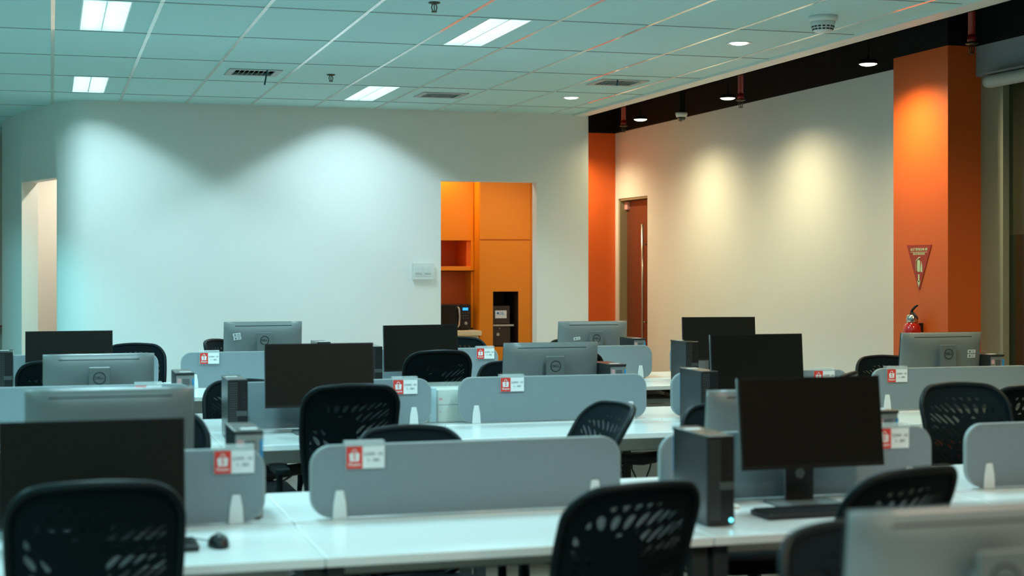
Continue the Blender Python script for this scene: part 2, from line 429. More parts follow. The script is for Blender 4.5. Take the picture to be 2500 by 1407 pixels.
# ------------------------------------------------------------------ ceiling fittings
CYAN = (0.40, 1.0, 0.96)
def area(name, loc, sx, sy, e, col, spread, parent):
    l = bpy.data.lights.new(name, 'AREA'); l.shape = 'RECTANGLE'; l.size = sx; l.size_y = sy
    l.energy = e; l.color = col; l.spread = spread
    o = bpy.data.objects.new(name, l); COL.objects.link(o); o.parent = parent; o.location = loc
    return o
def louvre_profile(l, tx=1.62, ty=5.0, lo=1.22, hi=.78):
    """photometric profile of a louvred luminaire: the blades cut the light off sooner across the tubes than along them"""
    l.use_nodes = True; nt = l.node_tree; L = nt.links.new; em = nt.nodes['Emission']
    g = nt.nodes.new('ShaderNodeNewGeometry'); sep = nt.nodes.new('ShaderNodeSeparateXYZ'); L(g.outputs['Incoming'], sep.inputs[0])
    def mth(op, a, b=None):
        n = nt.nodes.new('ShaderNodeMath'); n.operation = op
        for i, v in enumerate((a, b)):
            if v is None: continue
            if isinstance(v, (int, float)): n.inputs[i].default_value = v
            else: L(v, n.inputs[i])
        return n.outputs[0]
    z = mth('MAXIMUM', mth('ABSOLUTE', sep.outputs[2]), 1e-4)
    a = mth('DIVIDE', mth('DIVIDE', sep.outputs[0], z), tx); b = mth('DIVIDE', mth('DIVIDE', sep.outputs[1], z), ty)
    q = mth('SQRT', mth('ADD', mth('MULTIPLY', a, a), mth('MULTIPLY', b, b)))
    mr = nt.nodes.new('ShaderNodeMapRange'); mr.interpolation_type = 'SMOOTHSTEP'
    L(q, mr.inputs['Value']); mr.inputs['From Min'].default_value = hi; mr.inputs['From Max'].default_value = lo
    mr.inputs['To Min'].default_value = 1.0; mr.inputs['To Max'].default_value = 0.012
    L(mr.outputs[0], em.inputs['Strength'])
def spot(name, loc, e, col, angle, blend, parent, rot=(0, 0, 0), rad=.04):
    l = bpy.data.lights.new(name, 'SPOT'); l.energy = e; l.color = col; l.spot_size = math.radians(angle); l.spot_blend = blend
    l.shadow_soft_size = rad
    o = bpy.data.objects.new(name, l); COL.objects.link(o); o.parent = parent; o.location = loc; o.rotation_euler = rot
    return o
def lamp_fixture():
    t = thing('ceiling_lamp', '', 'ceiling lamp')
    mb = MB()   # trough
    mb.box(-.14, .14, -.60, .60, .085, .095); mb.box(-.14, -.132, -.60, .60, 0, .085); mb.box(.132, .14, -.60, .60, 0, .085)
    mb.box(-.132, .132, -.60, -.592, 0, .085); mb.box(-.132, .132, .592, .60, 0, .085)
    put('housing', mb, M['reflector'], t)
    for x in (-.065, .065):
        mb = MB(); mb.tube([(x, -.57, .055), (x, .57, .055)], .014, 10); put('tube', mb, M['tube'], t)
    mb = MB()
    mb.box(-.004, .004, -.59, .59, .004, .036)
    for i in range(1, 16):
        y = -.6 + i * .075; mb.box(-.132, .132, y - .0015, y + .0015, .006, .034)
    put('louvre', mb, M['reflector'], t)
    return t
fix = lamp_fixture()
llab = {(0.31, 13.55): 'small bright louvred ceiling lamp nearest the curved wall end', (2.71, 13.55): 'louvred ceiling lamp beside the slotted vent near the back wall',
        (0.31, 9.77): 'large bright louvred ceiling lamp at the left of the ceiling', (2.71, 9.77): 'long slanting louvred ceiling lamp with orange tinted tee edge beside it'}
fixtures = [fix] + [copy_tree(fix) for _ in lamps[1:]]
for o, (x, y) in zip(fixtures, lamps):
    o.location = (x, y, CE - .002)
    o['label'] = llab.get((x, y), 'louvred fluorescent ceiling lamp outside the picture further down the office')
    if (x, y) in llab: o['group'] = 'louvred ceiling lamps'
    else: o['group'] = 'ceiling lamps out of view'
    e, col = 51, (0.50, 0.90, 1.0)
    if y > 13: e, col = (42 if x > 1 else 40, (0.64, 0.92, 1.0) if x > 1 else (0.57, 0.93, 1.0)) if x > 0 else (105 if x > -3 else 60, (0.22, 0.88, 1.0))
    elif x < 0: col = (0.36, 0.93, 1.0)
    elif y < 3: e, col = (30, (0.50, 0.92, 1.0)) if x < 2 else (46, (1.0, .70, .48))
    al = area('lamp_light', (0, 0, -.004), .26, 1.16, e, col, PI, o); louvre_profile(al.data)

def downlight(name, label, lens, loc, black, group, e, col, ang):
    t = thing(name, label, 'downlight', loc, 0, group)
    mb = MB()
    if black:
        mb.lathe([(.064, .0), (.070, .0), (.072, .006), (.060, .03), (.0, .03)], 24)
        put('housing', mb, M['black'], t)
        mb = MB(); mb.tube([(0, 0, .03), (0, 0, ZT - loc[2])], .008, 8); put('rod', mb, M['black'], t)
    else:
        mb.lathe([(.068, -.001), (.085, -.006), (.09, 0.0), (.07, .0)], 24)
        put('trim_ring', mb, M['white_plastic'], t)
        mb = MB(); mb.lathe([(.0, .08), (.045, .08), (.045, .0)], 16); put('can', mb, M['reflector'], t)
    mb = MB(); mb.lathe([(.0, -.014), (.03, -.0125), (.050, -.008), (.064, .0), (.0, .001)], 24)
    put('lens', mb, lens, t)
    spot('downlight_beam', (0, 0, -.035), e, col, ang, .9, t)
    return t
for (x, y), lab in zip(downs_c, ['round white downlight in the tiled ceiling near the back wall corner', 'round glowing downlight in the tiled ceiling beside the smoke detector', 'round downlight in the tiled ceiling out of view', 'round downlight in the tiled ceiling out of view']):
    downlight('ceiling_downlight', lab, M['lens_cool'], (x, y, CE), False, 'round downlights in the tiled ceiling', 34, (0.72, 1.0, 0.88), 140)
blk = [(17.2, 'round downlight in the black ceiling hidden behind the corner'), (14.74, 'round downlight in the black ceiling beside the dome camera'), (12.62, 'round downlight in the black ceiling beside a red sprinkler pipe'),
       (10.16, 'round downlight in the black ceiling beside the big orange pillar'), (7.8, 'round downlight in the black ceiling out of view'), (5.4, 'round downlight in the black ceiling out of view')]
for y, lab in blk:
    t = downlight('black_downlight', lab, M['lens_warm'], (5.72, y, 3.035), True, 'downlights in the black ceiling', 102, (1.0, 0.85, 0.48), 158)

def vent(x, y, label, n):
    t = thing('ceiling_vent', label, 'air vent', (x, y, CE), 0, 'square ceiling vents')
    mb = MB()
    for a, b, c2, d2 in ((-.205, .205, -.205, -.155), (-.205, .205, .155, .205), (-.205, -.155, -.155, .155), (.155, .205, -.155, .155)): mb.box(a, b, c2, d2, -.008, 0)
    put('frame', mb, M['vent_grey'], t, .002)
    mb = MB(); mb.box(-.165, .165, -.165, .165, .06, .07); put('duct', mb, M['void'], t)
    for i in range(n):
        xx = -.15 + .3 * (i + .5) / n
        mb = MB(); mb.box(-.0012, .0012, -.16, .16, -.028, .028, Matrix.Translation((xx, 0, .02)) @ Matrix.Rotation(.6, 4, 'Y')); put('slat', mb, M['vent_grey'], t)
    return t
vent(1.52, 12.29, 'square grey ceiling vent with a dark ribbon hanging beside the sprinkler', 8)
vent(3.33, 13.47, 'small slotted ceiling vent near the louvred lamp by the back wall', 14)
vent(4.50, 12.12, 'square ceiling vent near the ceiling edge with a short ribbon', 8)
for x, y, l_, lab in ((1.60, 12.06, .12, 'thin dark ribbon hanging from the left ceiling vent'), (4.42, 11.9, .05, 'short dark ribbon hanging from the right ceiling vent')):
    mb = MB(); mb.box(-.006, .006, -.001, .001, -l_, 0, Matrix.Rotation(.18, 4, 'Y')); o = put('vent_ribbon', mb, M['ribbon']); o.location = (x, y, CE - .006)
    tag(o, lab, 'ribbon')

def sprinkler_head(t, z=0):
    mb = MB(); mb.lathe([(.034, z), (.034, z - .006), (.018, z - .012), (.0, z - .013)], 16); put('cover_plate', mb, M['brass'], t)
    mb = MB()
    for sgn in (-1, 1): mb.tube([(sgn * .010, 0, z - .012), (sgn * .016, 0, z - .03), (sgn * .010, 0, z - .05), (0, 0, z - .055)], .0035, 6)
    mb.tube([(0, 0, z - .012), (0, 0, z - .05)], .003, 6); mb.lathe([(.018, z - .058), (.018, z - .055), (0, z - .054)], 12)
    put('head', mb, M['brass'], t)
for x, y, lab in ((2.13, 12.26, 'small sprinkler head under the ceiling tiles right of the ribboned vent'), (2.11, 8.70, 'small sprinkler head at the top edge of the picture')):
    t = thing('ceiling_sprinkler', lab, 'sprinkler', (x, y, CE), 0, 'sprinkler heads in the tiled ceiling'); sprinkler_head(t)
for x, y, z, lab in ((5.9, 15.7, 3.06, 'red sprinkler pipe with a metal head in front of the narrow orange wall'), (5.9, 12.74, 3.04, 'red sprinkler pipe beside the middle black ceiling downlight'), (5.93, 9.15, 3.06, 'red sprinkler pipe hanging in front of the orange pillar')):
    t = thing('sprinkler_pipe', lab, 'sprinkler', (x, y, z), 0, 'red sprinkler pipes')
    mb = MB(); mb.tube([(0, 0, 0), (0, 0, ZT - z)], .024, 14); mb.tube([(0, 0, 0), (0, 0, .05)], .03, 14); put('pipe', mb, M['pipe_red'], t)
    sprinkler_head(t); 
    for c_ in t.children:
        if c_.name.startswith(('cover_plate', 'head')): c_.scale = (1.25, 1.25, 1.25)
t = thing('smoke_detector', 'white smoke detector under the ceiling tiles above the downlight', 'smoke detector', (4.49, 8.52, CE))
mb = MB(); mb.lathe([(.088, 0), (.088, -.022), (.078, -.035)], 28); put('base', mb, M['white_plastic'], t)
mb = MB(); mb.lathe([(.078, -.030), (.060, -.085), (.048, -.098), (0, -.10)], 28); put('sensor_head', mb, M['white_plastic'], t)
mb = MB()
for k in range(16):
    a = 2 * PI * k / 16
    for zz, rr in ((-.066, .0668), (-.082, .0615)):
        mb.box(-.0085, .0085, -.002, .002, -.0045, .0045, Matrix.Translation((rr * math.cos(a), rr * math.sin(a), zz)) @ Matrix.Rotation(a + PI / 2, 4, 'Z'))
put('grille', mb, M['port'], t)
t = thing('dome_camera', 'white dome security camera under the black ceiling between two downlights', 'security camera', (6.1, 14.58, 3.10))
mb = MB(); mb.box(-.03, .03, -.03, .03, 0, ZT - 3.10); put('mount', mb, M['black'], t)
mb = MB(); mb.lathe([(.0, .004), (.062, .0), (.060, -.02), (.050, -.045)], 24); put('housing', mb, M['white_plastic'], t)
mb = MB(); mb.lathe([(.046, -.042), (.042, -.065), (.028, -.084), (.0, -.092)], 24); put('dome', mb, M['smoke_dome'], t)

# ------------------------------------------------------------------ wall fittings
t = thing('switch_box', 'pair of clear-covered white switches on the back wall beside the orange pantry', 'switch', (3.485, BY, 1.5))
for x in (-.045, .045):
    mb = MB(); mb.prism(rrect(x - .040, x + .040, -.045, .055, .008), 'y', -.012, 0); p_ = put('switch_plate', mb, M['white_plastic'], t, .002)
    mb = MB(); mb.box(x - .028, x + .028, -.017, -.012, -.01, .045); mb2 = put('rocker', mb, M['white_metal'], p_)
    mb = MB(); mb.box(x - .032, x + .032, -.020, -.016, -.028, -.020); put('latch', mb, M['ink'], p_)
mb = MB()
for a in ((-.105, .105, -.058, -.055, -.075, .078), (-.105, -.102, -.055, 0, -.075, .078), (.102, .105, -.055, 0, -.075, .078), (-.102, .102, -.055, 0, -.078, -.075), (-.102, .102, -.055, 0, .075, .078)): mb.box(*a)
put('clear_cover', mb, M['acrylic'], t)

# sign on the pillar's west face (x = 6.15), facing -X
t = thing('fire_sign', 'red triangular fire extinguisher sign on the orange pillar', 'sign', (6.15, 10.17, 1.55), -PI / 2)
mb = MB(); mb.prism([(-.17, .165), (.17, .165), (.006, -.165), (-.006, -.165)], 'y', -.005, -.0005); put('plate', mb, M['sign_red'], t)
text('lettering', 'ALAT PEMADAM API', .030, M['sign_glow'], t, (0, -.0055, .131), sx=.86)
mb = MB(); mb.box(-.115, .115, -.0062, -.005, .110, .113); put('underline', mb, M['sign_glow'], t)
text('lettering', 'FIRE EXTINGUISHER', .021, M['sign_glow'], t, (0, -.0055, .098), sx=.86)
mb = MB(); mb.prism(rrect(-.022, .018, -.035, .055, .018), 'y', -.0065, -.005); mb.tube([(-.004, -.006, .055), (-.004, -.006, .068), (.02, -.006, .074)], .005, 6)
mb.tube([(-.006, -.006, .066), (-.034, -.006, .05), (-.038, -.006, .02), (-.034, -.006, -.03)], .0035, 6)
mb.prism([(.024, -.034), (.050, -.034), (.046, .01), (.034, .045), (.028, .01)], 'y', -.0065, -.005); put('extinguisher_symbol', mb, M['sign_glow'], t)
mb = MB(); mb.box(-.009, .009, -.0065, -.005, -.108, -.052); mb.prism([(-.022, -.100), (.022, -.100), (.0, -.148)], 'y', -.0065, -.005); put('arrow', mb, M['sign_glow'], t)
# extinguisher
t = thing('fire_extinguisher', 'red fire extinguisher hung on the orange pillar below its sign', 'fire extinguisher', (6.065, 10.13, .70), -PI / 2)
mb = MB(); mb.lathe([(.0, 0), (.055, .0), (.065, .012), (.065, .38), (.060, .415), (.044, .44), (.024, .452), (.0, .453)], 28); put('cylinder', mb, M['ext_red'], t)
mb = MB(); mb.lathe([(.034, .44), (.044, .45), (.042, .492), (.024, .505), (.0, .505)], 18); put('valve', mb, M['chrome'], t)
mb = MB(); mb.tube([(-.02, 0, .50), (.0, 0, .535), (.045, 0, .562), (.075, 0, .572)], [.008, .01, .009, .006], 8); put('handle', mb, M['cable'], t)
mb = MB(); mb.tube([(.0, 0, .515), (.035, 0, .505), (.075, 0, .475)], [.011, .009, .006], 8); put('lever', mb, M['cable'], t)
mb = MB(); mb.tube([(-.02, 0, .49), (-.055, 0, .47), (-.076, 0, .40), (-.078, 0, .2), (-.072, 0, .10)], .010, 8); put('hose', mb, M['cable'], t)
mb = MB(); mb.box(-.012, .012, .05, .087, .36, .44); put('bracket', mb, M['caster'], t)

# ------------------------------------------------------------------ pantry furniture
t = thing('tall_cabinet', 'tall orange pantry cabinet with a dark niche', 'cabinet', (4.457, 16.30, 0))
CW = .61
mb = MB()   # carcass with real niche opening
nx0, nx1, nz0, nz1 = .152, .442, .668, 1.273
mb.box(0, nx0, .02, .62, 0, 2.86); mb.box(nx1, CW, .02, .62, 0, 2.86); mb.box(nx0, nx1, .02, .62, 0, nz0); mb.box(nx0, nx1, .02, .62, nz1, 2.86)
put('carcass', mb, M['orange_cab'], t)
mb = MB(); mb.box(.004, CW - .03, 0, .02, 1.84, 2.85); put('door', mb, M['orange_cab'], t, .002)
mb = MB()
mb.box(.004, nx0, 0, .02, .02, 1.828); mb.box(nx1, CW - .03, 0, .02, .02, 1.828); mb.box(nx0, nx1, 0, .02, .02, nz0); mb.box(nx0, nx1, 0, .02, nz1, 1.828)
put('door', mb, M['orange_cab'], t)
mb = MB()
mb.box(nx0, nx0 + .004, .001, .6, nz0, nz1); mb.box(nx1 - .004, nx1, .001, .6, nz0, nz1); mb.box(nx0, nx1, .55, .6, nz0, nz1); mb.box(nx0, nx1, .001, .6, nz1 - .004, nz1); mb.box(nx0, nx1, .001, .6, nz0, nz0 + .004)
put('niche', mb, M['niche'], t)
# dispenser in the niche
t = thing('water_dispenser', 'dark water dispenser with a white label inside the cabinet niche', 'water dispenser', (4.457 + nx0 + .006, 16.34, nz0 + .005))
mb = MB(); mb.box(0, .205, .0, .42, 0, .215); put('lower_body', mb, M['appliance_brown'], t, .006)
mb = MB(); mb.box(0, .205, .02, .42, .245, .44); put('upper_body', mb, M['appliance_brown'], t, .006)
mb = MB(); mb.box(0, .24, -.015, .40, .218, .238); put('drip_tray', mb, M['chrome'], t, .003)
lb = put('label', MB().box(.035, .165, .014, .0195, .305, .39), M['label'], t)
mb = MB(); mb.lathe([(.012, -.001), (.012, .001), (.006, .001), (.006, -.001), (.012, -.001)], 16)
r_ = put('emblem', mb, M['blue_clip'], lb); r_.location = (.066, .013, .362); r_.rotation_euler = (PI / 2, 0, 0)
text('lettering', 'PURE\nWATER', .018, M['blue_clip'], lb, (.108, .013, .357))
mb = MB(); mb.tube([(0, 0, 0), (0, -.012, 0)], .018, 16); k_ = put('knob', mb, M['chrome'], t); k_.location = (.06, 0, .13)
mb = MB(); mb.tube([(0, 0, 0), (0, -.006, 0)], .006, 10); k_ = put('button', mb, M['chrome'], t); k_.location = (.08, 0, .195)
# upper cabinet with niche, left
t = thing('wall_cabinet', 'orange wall cabinet over the microwave with an open shelf', 'cabinet', (3.42, 16.52, 1.50))
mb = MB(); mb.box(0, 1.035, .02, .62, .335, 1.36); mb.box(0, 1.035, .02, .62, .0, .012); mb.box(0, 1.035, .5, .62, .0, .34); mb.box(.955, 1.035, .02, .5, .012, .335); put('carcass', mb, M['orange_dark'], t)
mb = MB(); mb.box(0, 1.032, 0, .02, .33, 1.36); put('door', mb, M['orange_cab'], t, .002)
mb = MB(); mb.box(0, 1.0, -.004, .5, .0, .045); put('shelf_board', mb, M['orange_cab'], t, .002)
mb = MB(); mb.box(1.0, 1.034, 0, .02, .0, .33); put('side_strip', mb, M['orange_cab'], t)
t = thing('splashback', 'dark orange splashback panel behind the microwave', 'panel', (3.42, 16.80, .87))
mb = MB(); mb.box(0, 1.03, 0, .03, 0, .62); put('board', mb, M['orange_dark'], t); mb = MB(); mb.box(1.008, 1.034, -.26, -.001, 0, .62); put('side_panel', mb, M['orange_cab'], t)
t = thing('pantry_counter', 'cream counter cabinet below the microwave in the pantry', 'cabinet', (3.41, 16.22, 0))
mb = MB(); mb.box(0, 1.045, -.02, .76, .80, .85); put('countertop', mb, M['counter'], t, .004)
mb = MB(); mb.box(0, 1.02, .02, .76, 0, .80); put('carcass', mb, M['counter'], t)
for x in (0.01, .52): mb = MB(); mb.box(x, x + .50, 0, .02, .02, .78); put('door', mb, M['counter'], t, .003)
t = thing('microwave', 'black microwave oven with a silver curved handle and lit blue display', 'microwave', (3.90, 16.40, .852))
mb = MB(); mb.box(0, .49, .015, .38, .008, .278); put('casing', mb, M['appliance'], t, .006)
mb = MB(); mb.box(.004, .365, 0, .015, .012, .274); dd = put('door', mb, M['appliance'], t, .003)
mb = MB(); mb.tube([(.335, -.012, .035), (.347, -.032, .055), (.352, -.036, .145), (.347, -.032, .235), (.335, -.012, .255)], .010, 10); put('handle', mb, M['chrome'], dd)
mb = MB(); mb.box(.368, .486, 0, .015, .012, .274); cp = put('control_panel', mb, M['appliance'], t, .002)
mb = MB(); mb.box(.395, .455, -.002, 0, .215, .243); put('display', mb, M['display_blue'], cp)
mb = MB(); mb.tube([(.428, 0, .075), (.428, -.018, .075)], .017, 16); put('dial', mb, M['chrome'], cp)
for a in range(3):
    for b_ in range(3):
        mb = MB(); mb.box(.392 + a * .026, .408 + a * .026, -.0015, 0, .125 + b_ * .028, .135 + b_ * .028); put('button', mb, M['pc_slot'], cp)
for x in (.03, .44): mb = MB(); mb.box(x, x + .03, .03, .35, 0, .01); put('foot', mb, M['cable'], t)
# pantry light: a warm downlight above the counter
t = thing('pantry_downlight', 'warm round downlight in the pantry ceiling', 'downlight', (3.98, 16.3, 2.9))
mb = MB(); mb.lathe([(0, -.01), (.05, -.006), (.055, 0), (0, .0)], 20); put('lens', mb, M['lens_warm'], t)
spot('downlight_beam', (0, 0, -.03), 34, (1.0, .86, .55), 150, .8, t)
t = thing('pantry_downlight', 'second round downlight inside the pantry near its opening', 'downlight', (4.5, 15.5, 2.9))
mb = MB(); mb.lathe([(0, -.01), (.05, -.006), (.055, 0), (0, .0)], 20); put('lens', mb, M['lens_cool'], t)
spot('downlight_beam', (0, 0, -.03), 32, (1.0, .92, .80), 150, .8, t)
# cream room lights; the deeper one is added to brighten the end wall
for x, y, z, e in ((.42, 15.75, 2.92, 52), (.50, 16.6, 2.92, 36), (-3.0, 19.2, CE, 40)):
    t = thing('room_downlight', ('round warm downlight in the cream room behind the curved wall' if y < 16 else 'added deeper warm downlight brightening the end wall of the cream room') if x > 0 else 'round warm downlight in the area far left past the curved wall', 'downlight', (x, y, z))
    mb = MB(); mb.lathe([(0, -.012), (.06, -.008), (.07, 0), (0, .0)], 20); put('lens', mb, M['lens_cool'], t)
    spot('downlight_beam', (0, 0, -.03), e, (1.0, .95, .84), 165, .7, t)

# ------------------------------------------------------------------ desks
DZT = .74
rows = {1: (5.05, -.45, 1.20), 2: (7.85, -.45, 1.20), 3: (10.58, -.415, 1.17), 0: (2.30, .75, 1.20)}
names = {1: 'front row', 2: 'middle row', 3: 'rear row', 0: 'nearest row at the bottom right'}
seat = ['leftmost', 'second', 'third', 'fourth', 'fifth']
def make_desk():
    t = thing('bench_desk', '', 'desk')
    for s_ in (-1, 1):
        mb = MB(); y0, y1 = (-.65, -.055) if s_ < 0 else (.055, .65)
        mb.box(-.5985, .5985, y0, y1, DZT - .028, DZT); put('tabletop', mb, M['desk'], t, .003)
    mb = MB(); mb.box(-.598, .598, -.052, .052, DZT - .010, DZT + .004); put('channel_cover', mb, M['desk'], t, .002)
    mb = MB(); mb.box(-.56, .56, -.16, .16, DZT - .15, DZT - .145); mb.box(-.56, .56, -.16, -.155, DZT - .15, DZT - .05); mb.box(-.56, .56, .155, .16, DZT - .15, DZT - .05); put('cable_tray', mb, M['white_metal'], t)
    for x in (-.565, .565):
        mb = MB()
        mb.box(x - .025, x + .025, -.62, -.57, 0.0, DZT - .03); mb.box(x - .025, x + .025, .57, .62, 0.0, DZT - .03); mb.box(x - .025, x + .025, -.57, .57, DZT - .08, DZT - .03)
        put('leg_frame', mb, M['leg_dark'], t, .003)
    return t
proto = make_desk(); proto3 = make_desk(); used = set()
for r, n in ((0, 2), (1, 5), (2, 5), (3, 5)):
    yc, x0, p = rows[r]; src = proto3 if r == 3 else proto
    for i in range(n):
        o = src if src not in used else copy_tree(src); used.add(src)
        o.location = (x0 + p * (i + .5), yc, 0); o.scale = (p / 1.2, 1, 1)
        if r == 0: lab = 'white desk under the nearest grey monitor at the bottom right, %s of the pair' % ['left one', 'right one'][i]
        else: lab = 'white double bench desk in the %s, %s from the left' % (names[r], seat[i])
        o['label'] = lab; o['group'] = 'white bench desks in the ' + names[r]
# mobile pedestal under the rear row
t = thing('drawer_pedestal', 'grey drawer pedestal with a round lock under the rear row desk', 'drawers', (4.00, 10.02, 0))
mb = MB(); mb.box(-.20, .20, .02, .52, .05, .64); put('carcass', mb, M['grey_board'], t, .004)
for z0, z1 in ((.46, .635), (.28, .455), (.055, .275)):
    dr = put('drawer', MB().box(-.195, .195, 0, .02, z0, z1), M['grey_board'], t, .003)
    put('grip', MB().box(-.06, .06, -.008, 0, z1 - .02, z1 - .008), M['mon_neck'], dr)
mb = MB(); mb.tube([(0, 0, 0), (0, -.008, 0)], .016, 16); k_ = put('lock', mb, M['white_plastic'], t); k_.location = (.06, 0, .575)
for x in (-.16, .16):
    for y in (.08, .46): mb = MB(); mb.lathe([(.0, 0), (.02, .004), (.024, .025), (.02, .05), (0, .05)], 12, (x, y, 0)); put('caster', mb, M['caster'], t)
# dividers
gapx = {1: [-.465, .735, 1.955, 3.17, 4.37], 2: [-.45, .745, 1.96, 3.15, 4.365, 5.565], 3: [-.415, .755, 1.93, 3.10, 4.265, 5.43]}
def make_div(wd):
    t = thing('desk_divider', '', 'divider')
    h_ = wd / 2
    mb = MB(); mb.prism(rrect(-h_, h_, .008, .245, .070, 8), 'y', -.011, .011); put('edge_band', mb, M['divider_edge'], t, .003)
    mb = MB(); mb.prism(rrect(-h_ + .006, h_ - .006, .014, .239, .066, 8), 'y', -.0125, .0125); put('fabric_board', mb, M['divider'], t)
    for s_ in (-1, 1):
        x = s_ * (h_ - .095)
        mb = MB(); mb.prism([(x - .024, .006), (x + .024, .006), (x + .021, .055), (x + .013, .098), (x - .013, .098), (x - .021, .055)], 'y', -.020, -.0127)
        mb.prism([(x - .024, .006), (x + .024, .006), (x + .021, .055), (x + .013, .098), (x - .013, .098), (x - .021, .055)], 'y', .0127, .020); mb.box(x - .024, x + .024, -.02, .02, .0045, .010)
        put('clamp', mb, M['white_plastic'], t, .003)
    return t
dv = make_div(1.065); first = True
dlab = {(1, 0): 'grey divider behind the big front black screen, card near its right end', (1, 1): 'widest grey divider in the front row with a red and white card at its left',
        (1, 2): 'grey divider in the front row behind the black tilted monitor', (1, 3): 'grey divider at the right edge of the front row without a card in view',
        (2, 0): 'grey divider in the middle row behind the two left grey monitors', (2, 1): 'grey divider in the middle row behind a mesh chair, left of the document box',
        (2, 2): 'grey divider in the middle row between the document box and the reclined chair', (2, 3): 'grey divider in the middle row mostly behind black monitors and towers',
        (2, 4): 'grey divider in the middle row under the stickered monitor by the pillar',
        (3, 0): 'grey divider in the rear row at the far left behind a black screen', (3, 1): 'grey divider in the rear row below the double-stickered monitor', (3, 2): 'grey divider in the rear row before the pantry opening',
        (3, 3): 'grey divider in the rear row under the monitor by the brown door', (3, 4): 'grey divider in the rear row hidden behind the right monitors'}
for r in (1, 2, 3):
    for i in range(len(gapx[r]) - 1):
        o = dv if first else copy_tree(dv); first = False
        a, b = gapx[r][i], gapx[r][i + 1]
        o.location = ((a + b) / 2, rows[r][0], DZT); sx = (b - a - .145) / 1.065; o.scale = (sx, 1, 1)
        o['label'] = dlab[(r, i)]; o['group'] = 'grey fabric desk dividers'

# ------------------------------------------------------------------ name cards hooked over the dividers
def make_card():
    t = thing('card_holder', '', 'name card')
    W, H = .062, .036
    mb = MB(); mb.box(-.066, .066, -.0225, -.0205, -.082, .009); mb.box(-.066, .066, -.0225, .0165, .007, .009); mb.box(-.066, .066, .0145, .0165, -.03, .009)
    put('holder', mb, M['acrylic'], t)
    rc = put('red_card', MB().box(-.062, -.009, -.0250, -.0230, -.080, -.008), M['red_card'], t)
    wc = put('white_card', MB().box(-.009, .064, -.0250, -.0230, -.080, -.008), M['white_card'], t)
    mb = MB(); mb.prism([(-.051, -.056), (-.021, -.056), (-.019, -.030), (-.053, -.030)], 'y', -.0262, -.0250)
    mb.tube([(-.044, -.0257, -.031), (-.042, -.0257, -.021), (-.036, -.0257, -.017), (-.030, -.0257, -.021), (-.028, -.0257, -.031)], .0016, 6)
    bg = put('bag_logo', mb, M['white_card'], rc)
    text('letter', 'S', .024, M['red_card'], rc, (-.036, -.0264, -.043))
    text('lettering', 'Shopee', .0135, M['white_card'], rc, (-.036, -.0254, -.066))
    text('lettering', 'S.NW - 01', .0150, M['ink'], wc, (.028, -.0254, -.034))
    text('lettering', '1 - 001', .0150, M['ink'], wc, (.028, -.0254, -.054))
    return t
cards = [(1, .561, 'red and white name card on the front divider right of the big black screen'), (1, .987, 'largest clear red and white name card at the centre of the front row'), (1, 2.933, 'red and white name card on the front divider right of the tilted black monitor'),
         (2, .457, 'name card on the middle row divider mostly hidden behind a grey monitor'), (2, 1.745, 'name card partly behind the mesh chair beside the document box'), (2, 2.319, 'name card on the middle row divider under the central grey monitor'),
         (2, 4.134, 'name card peeking above the tilted black monitor'), (2, 4.592, 'name card on the divider below the monitor by the orange pillar'),
         (3, 1.015, 'name card on the rear divider left of the brown-black monitor'), (3, 2.931, 'name card on the rear divider before the pantry opening')]
cd = make_card()
for i, (r, x, lab) in enumerate(cards):
    o = cd if i == 0 else copy_tree(cd)
    o.location = (x, rows[r][0] + .003, DZT + .2475); o['label'] = lab; o['group'] = 'red and white name cards'

# ------------------------------------------------------------------ monitors
MWD, MHT = .538, .313
def shell_mesh():
    mb = MB(); W, H = MWD / 2, MHT / 2
    prof = [(0, -.034), (0, -.024), (.004, -.020), (.018, -.012), (.034, -.004), (.052, .002), (.075, .006), (.105, .008)]
    vs = []; N = 24
    def ring(i):
        w, h_ = W - i, H - i * .95; pts = []
        k = 6
        for (x0, z0, x1, z1) in ((-w, -h_, w, -h_), (w, -h_, w, h_), (w, h_, -w, h_), (-w, h_, -w, -h_)):
            for q in range(k): pts.append((x0 + (x1 - x0) * q / k, z0 + (z1 - z0) * q / k))
        return pts
    for i, y in prof:
        vs += [(x, y, z) for x, z in ring(i)]
    fs = []
    for a in range(len(prof) - 1):
        for q in range(N):
            w = (q + 1) % N; fs.append((a * N + q, a * N + w, (a + 1) * N + w, (a + 1) * N + q))
    mb.add(vs, fs, True)
    mb.f.append(tuple((len(prof) - 1) * N + q for q in range(N))); mb.sm.append(False)
    return mb.mesh('rear_housing')
S_SHELL = shell_mesh(); S_SHELL.materials.append(M['mon_grey'])
mb = MB(); mb.box(-MWD / 2, MWD / 2, -.046, -.034, -MHT / 2, MHT / 2); S_BEZ = mb.mesh('bezel'); S_BEZ.materials.append(M['mon_black'])
mb = MB(); mb.box(-MWD / 2 + .005, MWD / 2 - .005, -.0475, -.046, -MHT / 2 + .014, MHT / 2 - .005); S_SCR = mb.mesh('screen'); S_SCR.materials.append(M['screen'])
mb = MB(); mb.box(-.195, .195, -.0155, -.0075, MHT / 2 - .0285, MHT / 2 - .0215); S_GRV = mb.mesh('vent_groove'); S_GRV.materials.append(M['dark_line'])
mb = MB(); mb.prism(rrect(-.12, .12, -.085, .095, .012), 'z', 0, .009); S_BASE = mb.mesh('base'); S_BASE.materials.append(M['mon_neck'])
mb = MB(); mb.tube([(.0285 * math.cos(a * PI / 16), 0, .0285 * math.sin(a * PI / 16)) for a in range(32)], .0023, 6, closed=True); S_RING = mb.mesh('logo_ring'); S_RING.materials.append(M['dark_line'])
